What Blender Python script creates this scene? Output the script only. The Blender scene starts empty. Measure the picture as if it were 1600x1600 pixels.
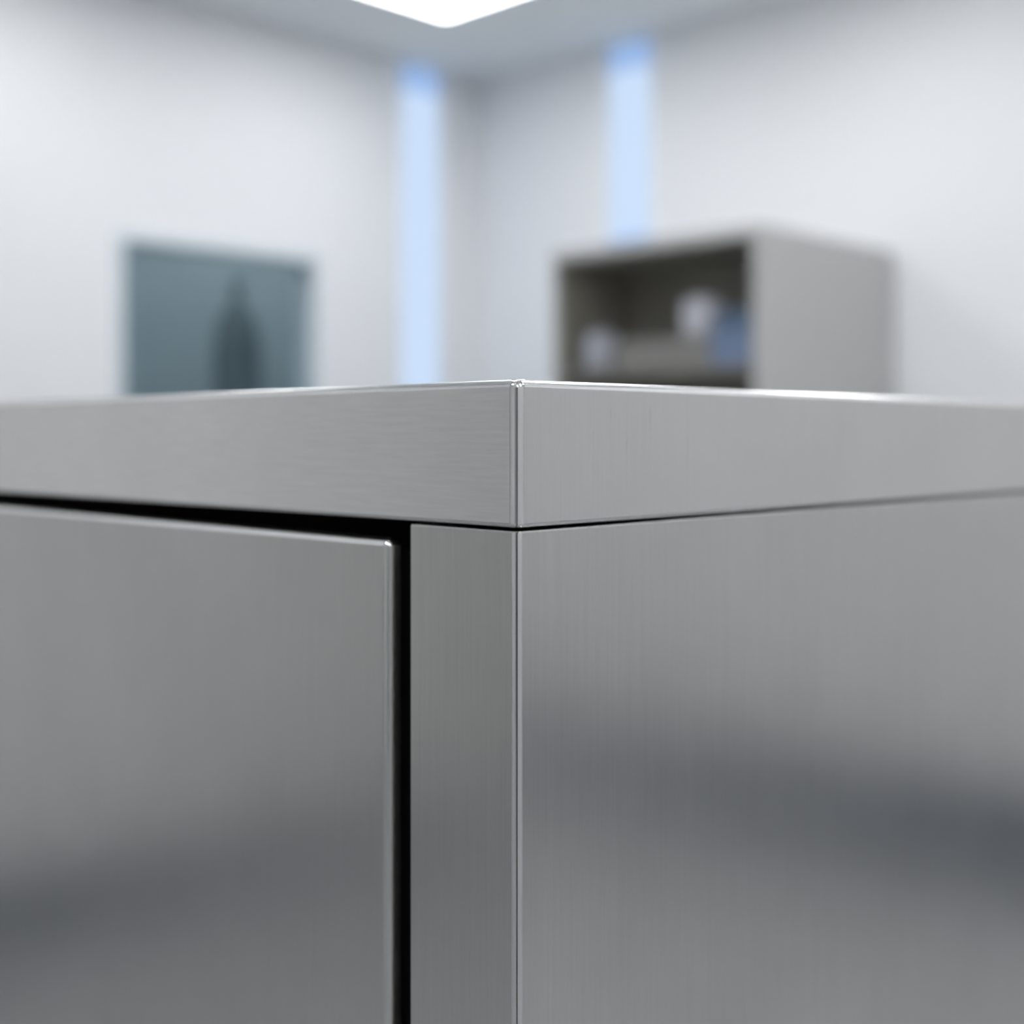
import bpy, bmesh, math
from mathutils import Vector

S = bpy.context.scene
COL = S.collection

# ------------------------------------------------------------ camera, world, exposure
ANG = math.radians(44.4)
cd = bpy.data.cameras.new('camera')
cam = bpy.data.objects.new('camera', cd)
COL.objects.link(cam)
cam.location = (-0.2790, -0.2711, 0.8831)
cam.rotation_euler = (math.radians(90), 0, ANG - math.radians(90))
cd.sensor_width = 36
cd.lens = 45.54
cd.shift_y = -0.075
cd.clip_start = 0.02
cd.dof.use_dof = True
cd.dof.focus_distance = 0.395
cd.dof.aperture_fstop = 4.9
S.camera = cam
w = bpy.data.worlds.new('world')
S.world = w
w.use_nodes = True
w.node_tree.nodes['Background'].inputs[0].default_value = (0.8, 0.88, 1, 1)
w.node_tree.nodes['Background'].inputs[1].default_value = 0.3
S.view_settings.view_transform = 'Standard'
S.view_settings.look = 'None'
S.view_settings.exposure = 0.0
S.view_settings.gamma = 1.0
S.view_settings.use_curve_mapping = False
PANEL_POWER = 10.8

# ------------------------------------------------------------ materials
def mat(name, col, rough=0.6, metal=0.0, noise=0.0, nscale=6.0):
    m = bpy.data.materials.new(name)
    m.use_nodes = True
    nt = m.node_tree
    p = nt.nodes['Principled BSDF']
    p.inputs['Roughness'].default_value = rough
    p.inputs['Metallic'].default_value = metal
    p.inputs['Base Color'].default_value = (*col, 1)
    tc = nt.nodes.new('ShaderNodeTexCoord')
    n = nt.nodes.new('ShaderNodeTexNoise')
    n.inputs['Scale'].default_value = nscale
    nt.links.new(tc.outputs['Object'], n.inputs['Vector'])
    mr = nt.nodes.new('ShaderNodeMapRange')
    mr.inputs['To Min'].default_value = 1 - noise
    mr.inputs['To Max'].default_value = 1 + noise
    nt.links.new(n.outputs['Fac'], mr.inputs['Value'])
    mx = nt.nodes.new('ShaderNodeVectorMath')
    mx.operation = 'SCALE'
    mx.inputs[0].default_value = col
    nt.links.new(mr.outputs[0], mx.inputs['Scale'])
    nt.links.new(mx.outputs[0], p.inputs['Base Color'])
    return m

def steel(name, col, rough, aniso, vertical=True, grain=1.0, rot=0.0):
    m = bpy.data.materials.new(name)
    m.use_nodes = True
    nt = m.node_tree
    L = nt.links.new
    p = nt.nodes['Principled BSDF']
    p.inputs['Metallic'].default_value = 1.0
    p.inputs['Anisotropic'].default_value = aniso
    p.inputs['Anisotropic Rotation'].default_value = rot
    tg = nt.nodes.new('ShaderNodeTangent')
    tg.direction_type = 'RADIAL'
    tg.axis = 'Z'
    L(tg.outputs[0], p.inputs['Tangent'])
    tc = nt.nodes.new('ShaderNodeTexCoord')
    mp = nt.nodes.new('ShaderNodeMapping')
    mp.inputs['Scale'].default_value = (900, 900, 22) if vertical else (45, 45, 900)
    L(tc.outputs['Object'], mp.inputs['Vector'])
    n = nt.nodes.new('ShaderNodeTexNoise')
    n.inputs['Scale'].default_value = 1.0
    n.inputs['Detail'].default_value = 4
    n.inputs['Roughness'].default_value = 0.6
    L(mp.outputs[0], n.inputs['Vector'])
    # broad patches: worn and cleaner areas of the sheet
    n2 = nt.nodes.new('ShaderNodeTexNoise')
    n2.inputs['Scale'].default_value = 14.0
    n2.inputs['Detail'].default_value = 3
    L(tc.outputs['Object'], n2.inputs['Vector'])
    mr = nt.nodes.new('ShaderNodeMapRange')
    mr.inputs['To Min'].default_value = rough * (1 - 0.12 * grain)
    mr.inputs['To Max'].default_value = rough * (1 + 0.12 * grain)
    L(n.outputs['Fac'], mr.inputs['Value'])
    L(mr.outputs[0], p.inputs['Roughness'])
    mc = nt.nodes.new('ShaderNodeMapRange')
    mc.inputs['From Min'].default_value = 0.3
    mc.inputs['From Max'].default_value = 0.7
    mc.inputs['To Min'].default_value = 1 - 0.045 * grain
    mc.inputs['To Max'].default_value = 1 + 0.045 * grain
    L(n.outputs['Fac'], mc.inputs['Value'])
    mc2 = nt.nodes.new('ShaderNodeMapRange')
    mc2.inputs['From Min'].default_value = 0.3
    mc2.inputs['From Max'].default_value = 0.7
    mc2.inputs['To Min'].default_value = 0.975
    mc2.inputs['To Max'].default_value = 1.025
    L(n2.outputs['Fac'], mc2.inputs['Value'])
    mul = nt.nodes.new('ShaderNodeMath')
    mul.operation = 'MULTIPLY'
    L(mc.outputs[0], mul.inputs[0])
    L(mc2.outputs[0], mul.inputs[1])
    sc = nt.nodes.new('ShaderNodeVectorMath')
    sc.operation = 'SCALE'
    sc.inputs[0].default_value = col
    L(mul.outputs[0], sc.inputs['Scale'])
    L(sc.outputs[0], p.inputs['Base Color'])
    b = nt.nodes.new('ShaderNodeBump')
    b.inputs['Strength'].default_value = 0.035 * grain
    b.inputs['Distance'].default_value = 0.00012
    L(n.outputs['Fac'], b.inputs['Height'])
    L(b.outputs[0], p.inputs['Normal'])
    return m

def emit(name, col, strength):
    m = bpy.data.materials.new(name)
    m.use_nodes = True
    nt = m.node_tree
    p = nt.nodes['Principled BSDF']
    p.inputs['Base Color'].default_value = (0.02, 0.02, 0.02, 1)
    p.inputs['Emission Color'].default_value = (*col, 1)
    p.inputs['Emission Strength'].default_value = strength
    return m

M_WALL = mat('wall_paint', (0.815, 0.82, 0.835), 0.55, 0, 0.01, 3)
M_CEIL = mat('ceiling_paint', (0.76, 0.79, 0.80), 0.7, 0, 0.01, 3)
M_FLOOR = mat('floor_vinyl', (0.36, 0.37, 0.385), 0.35, 0, 0.04, 5)
M_BASE = mat('skirting_dark', (0.055, 0.078, 0.125), 0.45, 0, 0.05, 8)
M_STEEL_V = steel('brushed_steel_upright_grain', (0.585, 0.57, 0.54), 0.29, 0.75, True, 0.7)
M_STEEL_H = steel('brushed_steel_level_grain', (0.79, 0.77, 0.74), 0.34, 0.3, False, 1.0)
M_STEEL_T = steel('brushed_steel_worktop', (0.64, 0.627, 0.60), 0.28, 0.5, True, 0.5)
M_DOOR = steel('brushed_steel_door', (0.58, 0.567, 0.54), 0.29, 0.7, True, 0.5)
M_BLACK = mat('black_rubber', (0.004, 0.004, 0.004), 0.9)
M_INNER = mat('void_lining_shade', (0.004, 0.004, 0.0035), 0.9)  # near-black stands in for the shade inside the door gap
for m_ in (M_BLACK, M_INNER):
    m_.node_tree.nodes['Principled BSDF'].inputs['Specular IOR Level'].default_value = 0.05
M_FOLD = steel('steel_fold_highlight', (0.66, 0.65, 0.63), 0.26, 0.0, True, 0.5)  # lighter than the panels, painting the highlight along rounded folds
M_LIP = steel('steel_lip_highlight', (0.95, 0.94, 0.92), 0.16, 0.0, True, 0.3)  # near-white colour paints the bright highlight on upward-facing lips
M_CHROME = mat('satin_chrome', (0.6, 0.6, 0.6), 0.2, 1.0)
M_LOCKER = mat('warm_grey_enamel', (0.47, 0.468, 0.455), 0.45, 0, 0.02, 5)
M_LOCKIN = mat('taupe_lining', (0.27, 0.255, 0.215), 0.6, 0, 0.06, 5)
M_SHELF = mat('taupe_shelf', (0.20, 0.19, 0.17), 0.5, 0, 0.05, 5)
M_WHITE = mat('white_plastic', (0.60, 0.60, 0.65), 0.4, 0, 0.02, 8)
M_GREYW = mat('pale_grey_plastic', (0.36, 0.37, 0.41), 0.4, 0, 0.02, 8)
M_GREYBOX = mat('grey_carton', (0.24, 0.235, 0.22), 0.6, 0, 0.05, 9)
M_BLUE = mat('blue_carton', (0.17, 0.23, 0.36), 0.5, 0, 0.05, 9)
M_NAVY = mat('dark_blue_carton', (0.09, 0.135, 0.21), 0.5, 0, 0.05, 9)
M_FRAME = mat('window_frame_paint', (0.66, 0.72, 0.76), 0.4, 0, 0.02, 6)
M_LAMP = emit('lamp_diffuser', (0.97, 0.985, 1.0), PANEL_POWER)
M_STRIP = emit('led_tube_cover', (0.60, 0.75, 0.98), 0.95)
M_CAP = emit('blue_led_end', (0.37, 0.57, 0.96), 0.82)
M_PANELP = mat('grey_panel_paint', (0.42, 0.43, 0.42), 0.5, 0, 0.02, 4)
M_NEXT = mat('next_room_paint', (0.35, 0.41, 0.435), 0.6, 0, 0.05, 2)
M_DARKTEAL = mat('dark_teal_enamel', (0.14, 0.18, 0.20), 0.5, 0, 0.05, 4)

def glass_mat():
    m = bpy.data.materials.new('tinted_glass')
    m.use_nodes = True
    p = m.node_tree.nodes['Principled BSDF']
    p.inputs['Base Color'].default_value = (0.80, 0.91, 0.95, 1)
    p.inputs['Roughness'].default_value = 0.02
    p.inputs['Transmission Weight'].default_value = 1.0
    p.inputs['IOR'].default_value = 1.2
    return m
M_GLASS = glass_mat()

# ------------------------------------------------------------ mesh helpers
def box(bm, a, b, bev=0.0, seg=3, mi=0):
    t = bmesh.new()
    bmesh.ops.create_cube(t, size=1)
    a, b = Vector(a), Vector(b)
    c, d = (a + b) / 2, b - a
    for v in t.verts:
        v.co = Vector((v.co.x * d.x, v.co.y * d.y, v.co.z * d.z)) + c
    if bev:
        bmesh.ops.bevel(t, geom=t.edges[:], offset=bev, segments=seg, profile=0.5, affect='EDGES')
    for f in t.faces:
        f.material_index = mi
    me = bpy.data.meshes.new('tmp')
    t.to_mesh(me)
    t.free()
    bm.from_mesh(me)
    bpy.data.meshes.remove(me)

def lathe(bm, prof, c, seg=40, axis='Z'):
    """prof: list of (radius, height), revolved round an axis through c."""
    rings = []
    for r, h in prof:
        ring = []
        for i in range(seg):
            a = 2 * math.pi * i / seg
            u, v = r * math.cos(a), r * math.sin(a)
            p = Vector((u, v, h)) if axis == 'Z' else (Vector((h, u, v)) if axis == 'X' else Vector((u, h, v)))
            ring.append(bm.verts.new(Vector(c) + p))
        rings.append(ring)
    for A, B in zip(rings, rings[1:]):
        for i in range(seg):
            j = (i + 1) % seg
            bm.faces.new((A[i], A[j], B[j], B[i]))
    bm.faces.new(rings[0][::-1])
    bm.faces.new(rings[-1])

def obj(name, bm, mats, parent=None, smooth=True):
    bmesh.ops.recalc_face_normals(bm, faces=bm.faces[:])
    me = bpy.data.meshes.new(name)
    bm.to_mesh(me)
    bm.free()
    for m in (mats if isinstance(mats, (list, tuple)) else [mats]):
        me.materials.append(m)
    if smooth:
        for p in me.polygons:
            p.use_smooth = True
        me.set_sharp_from_angle(angle=math.radians(35))
    o = bpy.data.objects.new(name, me)
    COL.objects.link(o)
    if parent:                                   # meshes are written in room coordinates, stored in their thing's
        off, q = Vector((0, 0, 0)), parent
        while q:
            off += q.location
            q = q.parent
        for v in me.vertices:
            v.co -= off
        o.parent = parent
    if smooth:
        wn = o.modifiers.new('weighted_normals', 'WEIGHTED_NORMAL')   # keeps the broad sheets flat beside their rounded edges
        wn.mode = 'FACE_AREA'
        wn.weight = 100
        wn.keep_sharp = True
    return o

def bx(name, a, b, m, parent=None, bev=0.0, seg=3):
    bm = bmesh.new()
    box(bm, a, b, bev, seg)
    return obj(name, bm, m, parent)

def thing(name, label, cat, loc=(0, 0, 0), group=None):
    o = bpy.data.objects.new(name, None)
    COL.objects.link(o)
    o.empty_display_size = 0.05
    o.location = loc
    bpy.context.view_layer.update()
    return tag(o, label, cat, group)

def tag(o, label, cat, group=None):
    o['label'] = label
    o['category'] = cat
    if group:
        o['group'] = group
    return o

def struct(name, boxes, m, parent=None, label=None):
    bm = bmesh.new()
    for a, b in boxes:
        box(bm, a, b)
    o = obj(name, bm, m, parent)
    o['kind'] = 'structure'
    if label:
        o['label'] = label
    return o

def dup(root, loc, label):
    r = root.copy()
    COL.objects.link(r)
    r.location = loc
    r['label'] = label
    for ch in list(root.children):
        c = ch.copy()
        COL.objects.link(c)
        c.parent = r
    return r

# ------------------------------------------------------------ room shell
H = 2.60
WX, WY = 4.122, 4.266           # inner faces of the two walls that meet in the far corner
NX, NY = 2.20, 1.95             # nearer stretches of wall beside the cabinet
X0, Y0 = -3.2, -3.2
T = 0.12
struct('floor', [((X0 - T, Y0 - T, -0.1), (WX + T, WY + T, 0))], M_FLOOR, label='pale grey smooth floor of the room')
struct('ceiling', [((X0 - T, Y0 - T, H), (WX + T, WY + T, H + 0.1))], M_CEIL, label='flat grey ceiling above the room')
WNX0, WNX1, WNZ0, WNZ1 = 2.19, 3.155, 0.84, 1.665
struct('wall_left', [((-0.2, WY, 0), (WNX0, WY + T, H)), ((WNX1, WY, 0), (WX + T, WY + T, H)),
                     ((WNX0, WY, 0), (WNX1, WY + T, WNZ0)), ((WNX0, WY, WNZ1), (WNX1, WY + T, H))],
       M_WALL, label='white wall with the observation window')
struct('wall_right', [((WX, -0.2, 0), (WX + T, WY, H))], M_WALL, label='white wall behind the grey shelf cabinet')
struct('wall_near_right', [((NX, Y0, 0), (NX + T, -0.2, H)), ((NX + T, -0.2 - T, 0), (WX + T, -0.2, H))], M_WALL)
struct('wall_near_left', [((X0, NY, 0), (-0.2, NY + T, H)), ((-0.2 - T, NY + T, 0), (-0.2, WY + T, H))], M_WALL)
struct('wall_back', [((X0 - T, Y0 - T, 0), (X0, NY + T, H))], M_WALL)
struct('wall_front', [((X0, Y0 - T, 0), (NX + T, Y0, H))], M_WALL)
BH = 0.20
struct('baseboard_near_right', [((NX - 0.02, Y0, 0), (NX, -0.2, BH))], M_BASE)
struct('baseboard_near_left', [((X0, NY - 0.02, 0), (-0.2, NY, 0.11))], M_BASE)
struct('baseboard_left', [((-0.2, WY - 0.015, 0), (WX, WY, 0.10))], M_BASE)
struct('baseboard_right', [((WX - 0.015, -0.2, 0), (WX, WY, 0.10))], M_BASE)
struct('added_grey_panel', [((-3.0, NY - 0.03, 0), (-1.72, NY, 2.15))], M_PANELP, label='unseen grey panel added on the nearer wall to darken the steel reflection')  # added out of view so the steel reflects darker towards its corner
# dark panel added behind the viewer, for a dark reflection in the steel corner
struct('added_dark_panel', [((X0, -2.6, 0), (X0 + 0.04, -1.5, 2.15))], M_BASE, label='unseen dark panel added behind the viewer for the steel to reflect')

# observation window: frame, pane, and the dim room behind it
bm = bmesh.new()
fw = 0.035
for a, b in (((WNX0, WY - 0.012, WNZ0), (WNX0 + fw, WY + T, WNZ1)), ((WNX1 - fw, WY - 0.012, WNZ0), (WNX1, WY + T, WNZ1)),
             ((WNX0 + fw, WY - 0.012, WNZ0), (WNX1 - fw, WY + T, WNZ0 + fw)), ((WNX0 + fw, WY - 0.012, WNZ1 - fw), (WNX1 - fw, WY + T, WNZ1))):
    box(bm, a, b, 0.003, 2)
wf = obj('window_1', bm, M_FRAME)
wf['kind'] = 'structure'
wf['label'] = 'observation window with a dark teal view into the next room'
bx('window_pane', (WNX0 + fw, WY + 0.05, WNZ0 + fw), (WNX1 - fw, WY + 0.056, WNZ1 - fw), M_GLASS, wf)
NRY = WY + T
struct('wall_next_room', [((1.0, NRY + 1.6, 0), (4.6, NRY + 1.7, H)), ((0.9, NRY, 0), (1.0, NRY + 1.7, H)),
                          ((4.6, NRY, 0), (4.7, NRY + 1.7, H))], M_NEXT)
struct('floor_next_room', [((0.9, NRY, -0.1), (4.7, NRY + 1.7, 0))], M_FLOOR)
struct('ceiling_next_room', [((0.9, NRY, H), (4.7, NRY + 1.7, H + 0.1))], M_NEXT)

# ------------------------------------------------------------ ceiling lights
def panel(cx, cy, z, label, group='square ceiling light panels'):
    t = thing('ceiling_light', label, 'ceiling light', (cx, cy, z), group)
    bm = bmesh.new()
    h, f = 0.30, 0.012
    for a, b in (((-h, -h), (h, -h + f)), ((-h, h - f), (h, h)), ((-h, -h + f), (-h + f, h - f)), ((h - f, -h + f), (h, h - f))):
        box(bm, (cx + a[0], cy + a[1], z - 0.012), (cx + b[0], cy + b[1], z), 0.002, 2)
    obj('frame', bm, M_CEIL, t)
    bx('diffuser', (cx - h + f, cy - h + f, z - 0.008), (cx + h - f, cy + h - f, z), M_LAMP, t)
    return t
first = panel(3.02, 3.33, H, 'bright white square ceiling light nearest the far corner, its tip in view')
spots = [(1.6, 3.41, 'beside the left wall, above the window side'),
         (3.1, 1.91, 'beside the right wall above the shelf cabinet'), (3.1, 0.41, 'beside the right wall in the recess, second from the shelf cabinet'),
         (1.6, 1.91, 'in the open middle between the window wall and the steel cabinet'), (1.6, 0.41, 'beyond the side panel end of the steel cabinet'),
         (0.1, 0.41, 'straight above the steel cabinet'), (-1.4, 0.41, 'in front of the steel cabinet doors and the added grey panel'),
         (0.1, -1.09, 'behind the viewer, facing the steel side panel'), (-1.4, -1.09, 'behind the viewer, near the added dark panel'),
         (1.4, -1.09, 'beside the nearer right wall'), (0.1, -2.5, 'by the front wall, middle of the row'), (-1.4, -2.5, 'by the front wall, nearest the added dark panel')]
for (x, y, where) in spots:
    dup(first, (x, y, H), 'white square ceiling light ' + where)
for x, d in ((1.9, 'left'), (3.9, 'right')):  # unseen lamps added to brighten the room behind the window
    dup(first, (x, NRY + 0.7, H), 'unseen white square light added to brighten the room behind the observation window, %s of two' % d)

# ------------------------------------------------------------ LED strips on the walls
def strip(kind, label, c, z0, z1, wall):
    """upright light bar; wall 'Y' = on the left wall, 'X' = on the right wall"""
    t = thing('light_strip', label, 'light strip', (c[0], c[1], z0), 'blue upright light strips')
    hw, dp, cap = 0.111, 0.02, 0.11
    def slab(nm, za, zb, m, hw=hw, dp=dp, bev=0.006):
        if wall == 'Y':
            return bx(nm, (c[0] - hw, c[1] - dp, za), (c[0] + hw, c[1], zb), m, t, bev)
        return bx(nm, (c[0] - dp, c[1] - hw, za), (c[0], c[1] + hw, zb), m, t, bev)
    slab('diffuser', z0 + 0.05, z1 - cap, M_STRIP)
    slab('light_end', z1 - cap, z1, M_CAP)
    slab('light_end', z0, z0 + 0.05, M_CAP)
    return t
strip('a', 'pale blue upright light strip on the left wall beside the window', (3.737, WY, 0), 0.12, 2.585, 'Y')
strip('b', 'pale blue upright light strip on the right wall above the grey shelf cabinet', (WX, 3.315, 0), 1.70, 2.585, 'X')

# ------------------------------------------------------------ stainless cabinet in the foreground
TOPZ, FB = 0.900, 0.855
DX, LY = 0.72, 1.25
cab = thing('steel_cabinet', 'large brushed stainless steel cabinet filling the foreground, its corner facing the viewer', 'cabinet', (0, 0, 0))

def corner_outline(r, groove, lx, ly, n=10):
    """plan outline, counter-clockwise, with two folded sheets meeting in a fine groove at the corner (0,0)"""
    pts = []
    # from the left face (x=0) round to the groove
    for i in range(n + 1):
        a = (math.pi / 4) * i / n
        pts.append((r - r * math.cos(a), r - r * math.sin(a)))
    # groove in the middle
    m = (r - r * math.cos(math.pi / 4))
    pts[-1] = (m - 0.00015 + 0.0, m + 0.00025)
    pts.append((m + groove, m + groove))
    pts.append((m + 0.00025, m - 0.00015))
    for i in range(1, n + 1):
        a = math.pi / 4 + (math.pi / 4) * i / n
        pts.append((r - r * math.cos(a), r - r * math.sin(a)))
    R2 = 0.004
    def arc(cx, cy, a0):
        for i in range(7):
            a = a0 + math.pi / 2 * i / 6
            pts.append((cx + R2 * math.cos(a), cy + R2 * math.sin(a)))
    arc(lx - R2, R2, -math.pi / 2)
    arc(lx - R2, ly - R2, 0)
    arc(R2, ly - R2, math.pi / 2)
    return pts

def inset(pts, d):
    out = []
    n = len(pts)
    for i in range(n):
        p0, p1, p2 = Vector(pts[i - 1]), Vector(pts[i]), Vector(pts[(i + 1) % n])
        e1, e2 = (p1 - p0).normalized(), (p2 - p1).normalized()
        n1, n2 = Vector((-e1.y, e1.x)), Vector((-e2.y, e2.x))
        b = n1 + n2
        if b.length < 1e-6:
            b = n1
        b.normalize()
        out.append(p1 + b * d)
    return out

def loft(name, pts, prof, mats, parent, pick):
    """stack of rings (inset, z); pick(normal) -> material slot"""
    bm = bmesh.new()
    rings = []
    for d, z in prof:
        rings.append([bm.verts.new((p[0], p[1], z)) for p in inset(pts, d)])
    n = len(pts)
    for A, B in zip(rings, rings[1:]):
        for i in range(n):
            bm.faces.new((A[i], A[(i + 1) % n], B[(i + 1) % n], B[i]))
    bm.faces.new(rings[-1])
    bm.faces.new(rings[0][::-1])
    bmesh.ops.recalc_face_normals(bm, faces=bm.faces[:])
    for f in bm.faces:
        f.material_index = pick(f.normal, f.calc_center_median())
    return obj(name, bm, mats, parent)

R = 0.0028
prof = [(0.0016, FB), (0.0008, FB + 0.00015), (0.0002, FB + 0.0007), (0.0, FB + 0.0015)]
for i in range(10):
    a = math.pi / 2 * i / 9
    prof.append((R * (1 - math.cos(a)), TOPZ - R + R * math.sin(a)))
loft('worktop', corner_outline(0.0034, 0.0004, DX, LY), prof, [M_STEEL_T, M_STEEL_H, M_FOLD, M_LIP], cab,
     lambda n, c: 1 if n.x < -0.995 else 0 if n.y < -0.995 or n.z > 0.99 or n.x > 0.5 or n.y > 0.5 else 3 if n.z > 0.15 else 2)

# body: front stile folded round the corner into the side panel
BT = FB - 0.0008                 # fine shadow gap under the worktop
INS = 0.0006
STW = 0.049
bm = bmesh.new()
o_ = corner_outline(0.0026, 0.0005, 0.1, 0.1)  # groove shaped in to draw a dark line down the body's corner
half = [p for p in o_ if p[0] < 0.09 and p[1] < 0.09]
half = [(x + INS, y + INS) for x, y in half]
sh = 0.0015
outer = [(INS, STW)] + half + [(DX - 0.01, INS)]
inner = [(DX - 0.01, INS + sh), (0.0045, INS + sh), (INS + sh, 0.0045), (INS + sh, STW)]
# the stile is a box section 30 mm deep
inner = [(DX - 0.01, INS + sh), (0.030, INS + sh), (0.030, STW)]
sec = outer + inner
rings = []
z0 = 0.10
prof2 = [(0.0, z0), (0.0, BT - 0.0008), (0.00025, BT - 0.0002), (0.0008, BT)]
for d, z in prof2:
    rings.append([bm.verts.new((p[0], p[1], z)) for p in inset(sec, d)])
for A, B in zip(rings, rings[1:]):
    for i in range(len(sec)):
        j = (i + 1) % len(sec)
        bm.faces.new((A[i], A[j], B[j], B[i]))
bm.faces.new(rings[-1])
bm.faces.new(rings[0][::-1])
bmesh.ops.recalc_face_normals(bm, faces=bm.faces[:])
for f in bm.faces:
    f.material_index = 0 if max(abs(c) for c in f.normal) > 0.995 else 1
obj('side_panel', bm, [M_STEEL_V, M_FOLD], cab)

# black gasket and a lining blackened for the gap's shade behind the doors, rear, far side, floor of the cabinet
bx('lining', (0.020, STW + 0.001, 0.11), (0.026, LY - 0.05, BT - 0.001), M_INNER, cab)
bx('gasket', (0.0082, STW + 0.0075, 0.115), (0.0198, STW + 0.020, BT - 0.010), M_BLACK, cab, 0.001, 2)
bx('far_side_panel', (INS, LY - 0.049, 0.10), (DX - 0.01, LY - 0.001, BT), M_STEEL_V, cab, 0.002)
bx('back_panel', (DX - 0.009, INS, 0.10), (DX - 0.003, LY - 0.001, BT), M_STEEL_V, cab)
bx('bottom_panel', (0.03, 0.004, 0.10), (DX - 0.012, LY - 0.05, 0.11), M_STEEL_V, cab)
bx('plinth', (0.05, 0.04, 0.0), (DX - 0.05, LY - 0.04, 0.0995), M_BASE, cab, 0.002)

def door(y0, y1, hy):
    zt = 0.8485
    bm = bmesh.new()
    # folded sheet: face with rounded lips and short returns
    box(bm, (0.0004, y0, 0.115), (0.0078, y1, zt), 0.0032, 6)
    bmesh.ops.recalc_face_normals(bm, faces=bm.faces[:])
    for f in bm.faces:
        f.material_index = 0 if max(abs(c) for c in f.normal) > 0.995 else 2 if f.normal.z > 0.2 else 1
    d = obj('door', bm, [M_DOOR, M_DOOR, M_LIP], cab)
    bm = bmesh.new()
    lathe(bm, [(0.006, 0.46), (0.006, 0.70)], (-0.035, hy, 0), 24)
    for z in (0.49, 0.67):
        lathe(bm, [(0.0045, -0.036), (0.0045, 0.0008)], (0.0, hy, z), 16, 'X')
    obj('handle', bm, M_CHROME, d)
    return d
door(0.0602, 0.622, 0.575)
door(0.632, LY - 0.056, 0.680)

# ------------------------------------------------------------ shelf cabinet by the right wall
SX0, SX1 = 3.235, WX - 0.02
SY0, SY1 = 2.060, 2.963
SZ = 1.56
sc = thing('shelf_cabinet', 'warm grey open-fronted shelf cabinet standing against the right wall', 'cabinet', (SX0, (SY0 + SY1) / 2, 0))
pt = 0.030
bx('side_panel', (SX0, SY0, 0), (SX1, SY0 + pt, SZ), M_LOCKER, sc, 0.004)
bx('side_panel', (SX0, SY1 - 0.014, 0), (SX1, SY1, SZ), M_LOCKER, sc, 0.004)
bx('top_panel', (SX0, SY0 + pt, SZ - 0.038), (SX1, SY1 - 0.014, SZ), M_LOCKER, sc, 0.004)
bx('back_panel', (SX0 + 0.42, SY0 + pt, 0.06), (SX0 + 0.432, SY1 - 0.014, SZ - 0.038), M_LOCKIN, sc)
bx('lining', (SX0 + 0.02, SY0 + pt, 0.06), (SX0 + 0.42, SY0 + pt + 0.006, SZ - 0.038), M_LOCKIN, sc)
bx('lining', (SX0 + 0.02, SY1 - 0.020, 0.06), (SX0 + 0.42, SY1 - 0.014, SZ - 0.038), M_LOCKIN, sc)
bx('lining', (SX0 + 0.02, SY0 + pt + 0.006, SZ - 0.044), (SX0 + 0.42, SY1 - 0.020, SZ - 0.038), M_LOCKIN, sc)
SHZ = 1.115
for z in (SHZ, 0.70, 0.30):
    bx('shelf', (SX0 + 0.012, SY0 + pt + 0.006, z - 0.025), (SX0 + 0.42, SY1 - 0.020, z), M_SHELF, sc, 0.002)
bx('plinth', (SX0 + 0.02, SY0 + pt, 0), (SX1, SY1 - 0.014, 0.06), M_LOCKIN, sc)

# things on the shelf
def canister(x, y, z, r, h, label, m, name='round_container'):
    t = thing(name, label, 'container', (x, y, z))
    bm = bmesh.new()
    lathe(bm, [(r * 0.80, z), (r * 0.95, z + h * 0.08), (r, z + h * 0.3), (r, z + h * 0.65), (r * 0.9, z + h * 0.80)], (x, y, 0), 40)
    obj('body', bm, m, t)
    bm = bmesh.new()
    lathe(bm, [(r * 0.92, z + h * 0.80), (r * 0.90, z + h * 0.88), (r * 0.6, z + h * 0.97), (r * 0.2, z + h)], (x, y, 0), 40)
    obj('lid', bm, m, t)
canister(SX0 + 0.12, 2.825, SHZ, 0.070, 0.150, 'pale grey round container at the left end of the top shelf', M_GREYW)
def carton(a, b, label, m, name='storage_box'):
    t = thing(name, label, 'box', ((a[0] + b[0]) / 2, (a[1] + b[1]) / 2, a[2]))
    hz = a[2] + (b[2] - a[2]) * 0.72
    bx('body', a, (b[0], b[1], hz), m, t, 0.003)
    bx('lid', (a[0] - 0.003, a[1] - 0.003, hz), (b[0] + 0.003, b[1] + 0.003, b[2]), m, t, 0.003)
carton((SX0 + 0.08, 2.31, SHZ), (SX0 + 0.34, 2.725, SHZ + 0.105), 'long low grey box between the two round containers on the shelf', M_GREYBOX)
canister(SX0 + 0.17, 2.405, SHZ + 0.105, 0.075, 0.145, 'white round container standing on the low grey box', M_WHITE)
carton((SX0 + 0.05, 2.105, SHZ + 0.0), (SX0 + 0.30, 2.285, SHZ + 0.115), 'lighter blue box at the right end of the shelf, lower of two', M_BLUE)
carton((SX0 + 0.06, 2.115, SHZ + 0.115), (SX0 + 0.29, 2.280, SHZ + 0.185), 'dark blue flat box lying on the lighter blue box', M_NAVY)

# dark gas cylinder seen through the observation window
st = thing('gas_cylinder', 'dark upright cylinder shape blurred behind the observation window', 'cylinder', (3.285, NRY + 0.7, 0))
bm = bmesh.new()
lathe(bm, [(0.105, 0.0), (0.115, 0.01), (0.115, 1.30), (0.108, 1.38), (0.085, 1.46), (0.05, 1.52), (0.035, 1.54)], (3.285, NRY + 0.7, 0), 40)
obj('body', bm, M_DARKTEAL, st)
bm = bmesh.new()
lathe(bm, [(0.022, 1.5405), (0.022, 1.60), (0.045, 1.605), (0.045, 1.63), (0.02, 1.635)], (3.285, NRY + 0.7, 0), 24)
obj('valve', bm, M_DARKTEAL, st)
